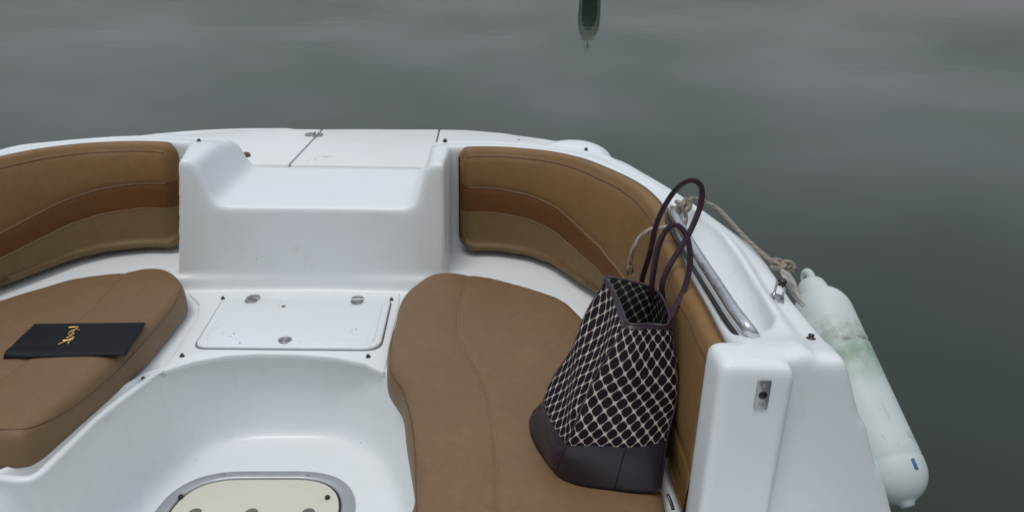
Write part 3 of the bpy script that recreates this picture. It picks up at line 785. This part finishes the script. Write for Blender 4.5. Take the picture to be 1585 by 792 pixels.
# ---- catch plate on the bulkhead face, with its bolt hole
def on_face(px, py):
    h_ = hit(px, py, HULL); return h_
h_ = on_face(1180, 610); P0, n0 = h_[0], h_[1]
n0 = Vector((n0.x*.5, n0.y, n0.z*.5)).normalized(); M4 = frame(P0, n0, (1, 0, 0))
pl = round_poly([(-.0105, -.026), (.0105, -.026), (.0105, .026), (-.0105, .026)], .003, 4)
CP = link('catch_plate', prism_mesh('catch_plate', pl, -.006, .0025, .0008, 2, M4), M['satin'], ROOT)
link('bolt_hole', lathe_mesh('bolt_hole', [(.0001, .0025), (.0068, .0025), (.0066, .003), (.0001, .0028)], 20, M4), M['black'], CP)  # solid black disc, its colour stands in for the shade inside the hole
for s_ in (-.0165, .0165): link('screw', lathe_mesh('screw', [(.0001, .0025), (.0038, .0025), (.003, .0036), (.0012, .0034), (.0001, .003)], 12, M4 @ Matrix.Translation((0, s_, 0))), M['satin'], CP)

# ---- cover bracket on the gunwale
h_ = hit(1203, 462, HULL); M4 = frame(h_[0], h_[1] if h_[1].z > .5 else (0, 0, 1), (1, -.3, 0))
base = round_poly([(-.011, -.026), (.011, -.026), (.013, .02), (-.013, .02)], .008, 5)
BR = link('cover_bracket', prism_mesh('cover_bracket', base, -.003, .004, .0015, 2, M4), M['steel'], ROOT)
for s_ in (-1, 1):
    link('bracket_leg', prism_mesh('bracket_leg', round_poly([(-.002, -.007), (.002, -.007), (.002, .007), (-.002, .007)], .001, 2), .003, .034, .0006, 1, M4 @ Matrix.Translation((s_*.0085, .003, 0))), M['steel'], BR)
link('bracket_knob', lathe_mesh('bracket_knob', [(.0001, .027), (.007, .027), (.0095, .031), (.0095, .036), (.006, .041), (.0001, .0415)], 16, M4 @ Matrix.Translation((0, .003, 0))), M['snapdark'], BR)

# ------------------------------------------------------------------ rope
def rope_root():
    r = empty('mooring_rope', at(1055, 320, .40)); tag(r, 'frayed beige rope knotted to the grab rail and running to the fender', 'rope'); return r
ROPE = rope_root()
rr_ = .0050
main = [at(1050, 322, .425), at(1068, 308, .435), at(1085, 310, .418), at(1110, 322, .402), at(1130, 342, .392), at(1150, 364, .388), at(1175, 388, .385), at(1195, 404, .385), at(1210, 413, .385)]
link('line', tube_mesh('line', resample(cat_rom(main, 10), .004), rr_, 10), M['rope'], ROPE)
tail = [at(1060, 340, .42), at(1045, 350, .44), at(1025, 352, .435), at(1005, 356, .425), at(990, 368, .405), at(981, 384, .38), at(976, 398, .355), at(975, 409, .335)]
TL = link('rope_tail', tube_mesh('rope_tail', resample(cat_rom(tail, 10), .004), lambda s: rr_*(1.0 if s < .93 else 1.2), 10), M['rope_pale'], ROPE)
e0 = tail[-1]
for k in range(14):
    a = random.uniform(0, 6.28); b = Vector((math.cos(a)*.006, math.sin(a)*.006, 0))
    link('strand', tube_mesh('strand', [e0+b*.6+Vector((0, 0, .006)), e0+b*1.1+Vector((0, -.002, -.006)), e0+b*random.uniform(1.0, 1.8)+Vector((0, -.004, -.018-random.uniform(0, .006)))], .0012, 5), M['rope_pale'], TL)
def knot(c, s, seed, squash=(1, 1, 1), rot=0, mat='rope', name='knot', p=2, q=3):
    pts = []
    for a in np.linspace(0, 2*math.pi, 110, endpoint=False):
        r_ = (1.55+math.cos(q*a))*.42; pts.append(Vector((r_*math.cos(p*a)*squash[0], r_*math.sin(p*a)*squash[1], math.sin(q*a)*.5*squash[2]))*s)
    Mr = Matrix.Rotation(rot, 4, 'Z') @ Matrix.Rotation(.5*seed, 4, 'X')
    return link(name, tube_mesh(name, [Vector(c)+(Mr @ v) for v in pts], rr_*1.02, 9, True), M[mat], ROPE)
knot(at(1058, 318, .425), .019, 1, (1.1, .9, 1), .5); knot(at(1046, 326, .42), .014, 2, (1, .8, 1), 1.2)
wrap = [at(1052, 318, .44), at(1062, 334, .40), at(1058, 352, .375), at(1048, 344, .385), at(1046, 330, .41), at(1056, 318, .44)]
link('loop', tube_mesh('loop', resample(cat_rom(wrap, 8), .004), rr_, 9), M['rope'], ROPE)
knot(at(1211, 411, .385), .016, 1, (1.5, .8, .9), -.7); knot(at(1217, 416, .38), .012, 3, (1.2, .8, 1), .2)

# ------------------------------------------------------------------ fender
FA = at(1266, 466, x=1.24); FB = at(1385, 736, x=1.30)
ax = (FA-FB).normalized(); Lf = (FA-FB).length
rF = .060
FEN = empty('boat_fender', FB); tag(FEN, 'scuffed pale green-white cylindrical fender hanging outboard on the rope', 'boat fender')
M4 = frame(FA, ax, (1, 0, 0))
prof = [(.0001, .055), (.012, .055), (.022, .050), (.028, .042), (.031, .030)]
for a in np.linspace(.56, math.pi/2, 12): prof.append((rF*math.sin(a), -.035+.066*math.cos(a)))
prof += [(rF, -.10), (rF+.0006, -.112), (rF-.002, -.118), (rF+.0006, -.124)]
for z in np.linspace(-.16, -Lf+.045, 12): prof.append((rF, z))
prof += [(rF+.0005, -Lf+.028), (rF-.001, -Lf+.024), (rF+.0005, -Lf+.020)]
for a in np.linspace(0, 1.2, 10): prof.append((rF*math.cos(a), -Lf-.062*math.sin(a)+.01))
prof += [(.014, -Lf-.052), (.012, -Lf-.058), (.0001, -Lf-.059)]
me = lathe_mesh('body', prof[::-1], 64); body = link('body', me, M['fender'], None); body.matrix_basis = M4; body.parent = FEN; body.matrix_parent_inverse = parent_inv(FEN)
# eye: thick moulded lug with the white lanyard through it
lug = []
for a in np.linspace(-.3, math.pi+.3, 20): lug.append(M4 @ Vector((0, math.cos(a)*.016, .052+math.sin(a)*.020)))
link('eye', tube_mesh('eye', lug, .0085, 12), M['fender'], FEN)
for k in range(5):
    o0 = Vector((1228, 424, 0))
    pts = [at(1210+k*2.5, 418+k*1.5, .385), at(1217+k*3, 434+k, .37), at(1226+k*2.5, 452+k*2, .345), at(1236+k*2, 466+k*2, .33)]
    link('lanyard', tube_mesh('lanyard', resample(cat_rom(pts, 6), .004), .0042, 8), M['rope_white'], ROPE)
mk = at(1417, 718, x=1.36)
for (px, py, l_) in ((1416, 717, .010),):
    d = (RT*((px-PW/2)/F)+UP*((PH/2-py)/F)+_f).normalized(); bvf = BVHTree.FromPolygons([M4 @ v.co for v in me.vertices], [tuple(p.vertices) for p in me.polygons])
    hh = bvf.ray_cast(CAM, d)
    if hh[0] is not None:
        Mk = frame(hh[0], hh[1], ax); link('blue_mark', prism_mesh('blue_mark', round_poly([(-.011, -.004), (.011, -.003), (.009, .005), (-.010, .004)], .002, 3), -.0005, .0006, .0002, 1, Mk), M['blue_mark'], body)

# ------------------------------------------------------------------ handbag
def bag():
    z0 = drop(.72, 1.25, SEAT_R)[0].z+.001
    B = empty('handbag', (.72, 1.25, z0)); tag(B, 'dark purple leather tote with cream lattice pattern standing on the right seat', 'handbag')
    def q(px, py, z): return at(px, py, z)
    # rings of 4 corners: front-left, front-right, back-right, back-left
    FL0, FR0, BL0 = q(853, 735, z0), q(1030, 760, z0), q(818, 641, z0+.008)
    BR0 = Vector((.832, 1.36, z0))
    zb = z0+.085
    FL1, FR1 = q(871, 690, zb), q(1040, 683, zb-.002); BL1 = q(841, 603, zb-.005); BR1 = Vector((.848, 1.37, zb))
    FL2, FR2 = q(912, 600, z0+.17), q(1057, 600, z0+.16); BL2 = q(885, 520, z0+.18); BR2 = Vector((.860, 1.385, z0+.18))
    FL3, FR3 = q(966, 503, z0+.262), q(1041, 503, z0+.262); BL3 = q(931, 426, z0+.272); BR3 = q(1018, 446, z0+.275)
    rings = [(FL0, FR0, BR0, BL0), (FL1, FR1, BR1, BL1), (FL2, FR2, BR2, BL2), (FL3, FR3, BR3, BL3)]
    vv = [0, .085, .175, .275]
    SEG = 16
    def ring_at(s):      # s 0..3, catmull through rings
        i = min(int(s), 2); f = s-i
        R4 = []
        for c in range(4):
            a = rings[max(i-1, 0)][c]; b = rings[i][c]; d = rings[i+1][c]; e = rings[min(i+2, 3)][c]
            R4.append(.5*((2*b)+(d-a)*f+(2*a-5*b+4*d-e)*f*f+(3*b-a-3*d+e)*f**3))
        return R4
    def loop(s, inset_=0.0):
        R4 = ring_at(s); cen = sum(R4, Vector())/4; pts = []; us = []; u = 0
        for c in range(4):
            a, b = R4[c], R4[(c+1) % 4]
            ed = (b-a); out = Vector((ed.y, -ed.x, 0)).normalized()
            for k in range(SEG):
                f = k/SEG
                corner = min(f, 1-f); rnd = .010*math.exp(-(corner*ed.length/.010)**1)
                bul = [.005, .004, .006, .006][c]*math.sin(math.pi*f)
                # the narrow side panels fold inwards towards the rim
                if c in (3,): bul -= .020*math.sin(math.pi*f)*max(0, (s-.8)/2.2)
                if c == 0: bul += .003*math.sin(f*9+s*2)+.017*math.sin(math.pi*f)*max(0, 1-s/1.1)+.0025*math.sin(s*5.5+f*4)*min(1, s)
                if c == 3: bul += .004*math.sin(s*6+f*5)+.001*math.sin(math.pi*f)*max(0, 1-s/1.1)
                if c == 0: bul -= .004*math.sin(math.pi*f)*max(0, s-2)
                p = a.lerp(b, f)+out*(bul)
                p = p+(cen-p).normalized()*(rnd+inset_)
                pts.append(p); us.append((c, f))
        return pts, us
    levels = [0, .12, .3, .5, .7, .88, 1.0]
    levels2 = list(np.linspace(1.0, 2.93, 22))
    def shell(name, lv, mat, inset_=0.0, flip=False, uvs=False, bottom=False, parent=B):
        vs = []; fs = []; uvv = []
        n = SEG*4
        base_w = [.215, .24, .20, .215]
        for s in lv:
            pts, us = loop(s, inset_); vs += pts
            hgt = np.interp(s, [0, 1, 2, 3], vv)
            for c, f in us: uvv.append((c, f, hgt, s))
        for i in range(len(lv)-1):
            for k in range(n):
                k2 = (k+1) % n; f = (i*n+k, i*n+k2, (i+1)*n+k2, (i+1)*n+k); fs.append(f[::-1] if flip else f)
        if bottom:
            vs.append(sum(vs[:n], Vector())/n); uvv.append((0, .5, 0, 0)); c_ = len(vs)-1
            for k in range(n): fs.append((c_, (k+1) % n, k) if not flip else (c_, k, (k+1) % n))
        me = pydata(name, vs, fs); uv = me.uv_layers.new(name='UVMap')
        pitch = .0168
        for p in me.polygons:
            vis = [me.loops[li].vertex_index for li in p.loop_indices]; c0 = uvv[min(vis, key=lambda a: 0)][0] if False else None
            cs_ = [uvv[v][0] for v in vis]; c = cs_[0]
            if len(set(cs_)) > 1:
                # the face that wraps onto the next panel's first column belongs to the previous panel
                c = min(set(cs_)) if set(cs_) != {0, 3} else 3
            for li in p.loop_indices:
                v = me.loops[li].vertex_index; cc, f, hgt, s = uvv[v]
                if cc != c: f = 1.0
                w_ = base_w[c]*(1-.13*s)          # panels narrow towards the rim: pattern is cut, not squeezed
                uv.data[li].uv = (((f-.5)*w_)/pitch/1.414+.25+c*.37, (hgt-.083)/pitch/1.414*1.02)
        return link(name, me, mat, parent)
    sh = shell('leather_base', levels, M['aub'], 0, bottom=True)
    pan = shell('patterned_panel', levels2, M['lattice'], .0002)
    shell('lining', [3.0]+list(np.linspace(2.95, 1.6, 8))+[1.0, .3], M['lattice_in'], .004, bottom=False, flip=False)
    # flat dark bottom inside so that nothing shows through
    # zigzag lower hem of the canvas
    # rim trim band
    trim = shell('rim_trim', [2.90, 2.95, 3.0], M['strap'], -.0012)
    pts, _ = loop(3.0, .001)
    link('rim_piping', tube_mesh('rim_piping', pts, .0030, 8, True), M['strap'], trim)
    for (i0, c) in ((0, 0), (3, 1)): pass
    # piping down the vertical corners
    for c in (0, 1, 3):
        pp = [loop(s)[0][c*SEG] for s in np.linspace(.05, 2.95, 26)]
        link('corner_piping', tube_mesh('corner_piping', pp, .0019, 6), M['strap'], pan)
    seamp = [loop(s)[0][int(SEG*.62)] for s in np.linspace(.08, .98, 8)]
    link('base_seam', tube_mesh('base_seam', seamp, .0012, 6), M['lining'], sh)
    # straps: flat leather bands
    def strap(pts, name='strap'):
        P_ = resample(cat_rom(pts, 10), .005)
        link(name, tube_mesh(name, P_, .0060, 8, sx=.30, upv=Vector((0, 1, -.25))), M['strap'], B)
    yA, yB = BL3.y-.02, FL3.y+.02
    def Y(px, py, y): return at(px, py, y=y)
    strap([Y(996, 452, 1.46), Y(994, 432, 1.46), Y(1005, 395, 1.46), Y(1017, 345, 1.46), Y(1036, 307, 1.46), Y(1055, 286, 1.455), Y(1074, 279, 1.45), Y(1086, 292, 1.445), Y(1083, 322, 1.44), Y(1064, 366, 1.425), Y(1038, 408, 1.41), Y(1025, 439, 1.40), Y(1027, 470, 1.39), Y(1031, 488, 1.385)])
    strap([Y(1008, 462, 1.36), Y(1009, 439, 1.36), Y(1017, 390, 1.36), Y(1027, 363, 1.355), Y(1040, 349, 1.35), Y(1053, 351, 1.345), Y(1065, 372, 1.34), Y(1068, 410, 1.325), Y(1058, 450, 1.31), Y(1042, 482, 1.295), Y(1035, 500, 1.285)])
    # the brass key clip hanging inside the mouth
    cl = [Y(1009, 478, 1.40), Y(1011, 484, 1.398), Y(1008, 491, 1.396), Y(1010, 499, 1.394), Y(1008, 508, 1.392)]
    link('key_clip', tube_mesh('key_clip', resample(cat_rom(cl, 6), .002), lambda s: .0016+.0011*abs(math.sin(s*14)), 8), M['brass'], B)
    # tassel hanging at the aft corner
    tp = [q(1033, 764, z0+.012), q(1038, 775, z0+.006), q(1042, 788, z0+.0)]
    link('corner_tab', tube_mesh('corner_tab', resample(cat_rom(tp, 5), .004), .0035, 8, sx=.6), M['aub'], B)
    return B
bag()

# ------------------------------------------------------------------ clutch purse with gold emblem
def clutch():
    zt = .098
    C0 = at(115, 522, zt)
    root = empty('clutch_purse', Vector((C0.x, C0.y, zt))); tag(root, 'flat dark navy leather clutch with gold monogram lying on the left seat', 'clutch purse')
    # outline at px, on the cushion; body sheet with thickness + rolled lower edge
    TL_, TR_, BR_, BL_ = A(46, 496, .106), A(225, 493, .108), A(194, 542, .108), A(3, 548, .108)
    NU, NV = 60, 26; vs = []; fs = []
    def P_(u, v):      # u left->right, v near->far
        a = Vector(BL_).lerp(Vector(BR_), u); b = Vector(TL_).lerp(Vector(TR_), u)
        p = a.lerp(b, v)
        if u < .2:     # notch: the left end curls up
            p.x += (.018*max(0, v-.45)-.0)*(1-u/.2)
        return p
    def topz(u, v, x, y):
        zc = .0945
        lift = .0042+.0020*math.sin(math.pi*min(1, v*1.2))*math.sin(math.pi*(u*.9+.05))+.004*math.exp(-((v-.10)/.10)**2)*(1-.9*u)+.007*math.exp(-(u/.14)**2)*(1-v)**2+.0035*math.exp(-((v-.30-.1*u)/.05)**2)*0
        edge = min(u/.012, (1-u)/.012, v/.04, (1-v)/.03, 1); return zc, zc+.002+lift*math.sqrt(max(0, 1-(1-edge)**2))
    for layer in (1, 0):
        for j in range(NV+1):
            for i in range(NU+1):
                p = P_(i/NU, j/NV); zc, zt_ = topz(i/NU, j/NV, p.x, p.y)
                vs.append((p.x, p.y, zt_ if layer else zc+.0012))
    n1 = (NU+1)*(NV+1)
    for j in range(NV):
        for i in range(NU):
            a = j*(NU+1)+i; fs.append((a, a+1, a+NU+2, a+NU+1)); fs.append((a+n1, a+NU+1+n1, a+NU+2+n1, a+1+n1))
    edge = [i for i in range(NU+1)]+[j*(NU+1)+NU for j in range(1, NV+1)]+[NV*(NU+1)+i for i in range(NU-1, -1, -1)]+[j*(NU+1) for j in range(NV-1, 0, -1)]
    for a, b in zip(edge, edge[1:]+edge[:1]): fs.append((a, a+n1, b+n1, b))
    me = pydata('leather_body', vs, fs); body = link('leather_body', me, M['navy'], root)
    bv = BVHTree.FromPolygons([Vector(v) for v in vs], fs)
    def on(px, py):
        d = (RT*((px-PW/2)/F)+UP*((PH/2-py)/F)+_f).normalized(); h_ = bv.ray_cast(CAM, d); return h_[0]+Vector((0, 0, .0018)) if h_[0] else at(px, py, .118)
    # flap edge line
    fl = [on(*p) for p in ((12, 536), (60, 535), (120, 533), (165, 530), (190, 526))]
    # monogram: strokes digitised from the photograph zoom (x0.151 + origin)
    def z(px, py): return on(px*.1514, 470+py*.1514)
    strokes = [
        ([(700, 247), (740, 244), (790, 240), (802, 243)], .0016),            # crossbar, top
        ([(770, 240), (782, 256), (800, 266), (815, 274)], .0015),            # serif right
        ([(790, 262), (765, 268), (745, 278), (722, 288), (706, 300), (702, 314), (716, 326), (735, 332), (746, 342), (744, 354), (728, 362), (710, 364)], .0018),
        ([(760, 278), (742, 300), (722, 325), (700, 345), (678, 352)], .0015),
        ([(765, 308), (742, 312), (728, 322), (738, 336), (754, 346), (750, 362), (730, 374), (712, 384)], .0017),
        ([(712, 360), (706, 382), (702, 400), (699, 415)], .0017),
        ([(640, 380), (662, 377), (690, 372), (712, 362)], .0016),
        ([(712, 372), (680, 384), (650, 396), (622, 408), (598, 420)], .0018),
    ]
    bm = bmesh.new()
    for st, r_ in strokes:
        P_s = resample(cat_rom([z(*p) for p in st], 5), .0015); mm = tube_mesh('s', P_s, r_*1.35, 8, sx=.6); bm.from_mesh(mm)
    me = bpy.data.meshes.new('gold_emblem'); bm.to_mesh(me); bm.free(); link('gold_emblem', me, M['gold'], root)
clutch()

# ------------------------------------------------------------------ distant channel marker (only its mirror image shows in the water)
def marker():
    base = at(911, 40, WZ); d = Vector((base.x-CAM.x, base.y-CAM.y, 0)); s = 30.0/d.y; loc = Vector((CAM.x+d.x*s, CAM.y+d.y*s, WZ))
    root = empty('channel_marker', loc); tag(root, 'weathered grey channel marker pile with dark green board, mirrored in the water', 'channel marker')
    T4 = Matrix.Translation(loc); ht = 30.0*1.62/14.7-1.62
    M['mark_green'] = simple('dark_green_paint', (.012, .040, .030), .6, 0, .3, 3)
    M['mark_grey'] = simple('weathered_concrete', (.21, .23, .19), .9, 0, .3, 4)
    link('pile', lathe_mesh('pile', [(.36, -1.5), (.40, .2), (.42, ht*.45), (.41, ht*.62), (.36, ht*.80), (.26, ht*.93), (.14, ht*.99), (.01, ht)], 28, T4), M['mark_grey'], root)
    bd = round_poly([(-.33, -.3), (.20, -.3), (.22, ht*.55), (.02, ht*.74), (-.18, ht*.72), (-.33, ht*.5)], .12, 6)
    Mb = T4 @ Matrix.Translation((0, -.43, 0)) @ Matrix.Rotation(math.pi/2, 4, 'X')
    link('green_board', prism_mesh('green_board', bd, -.03, .03, .01, 1, Mb), M['mark_green'], root)
    link('rod', lathe_mesh('rod', [(.012, ht), (.012, ht+.18), (.10, ht+.19), (.14, ht+.22), (.02, ht+.26)], 10, T4), M['mark_green'], root)
marker()
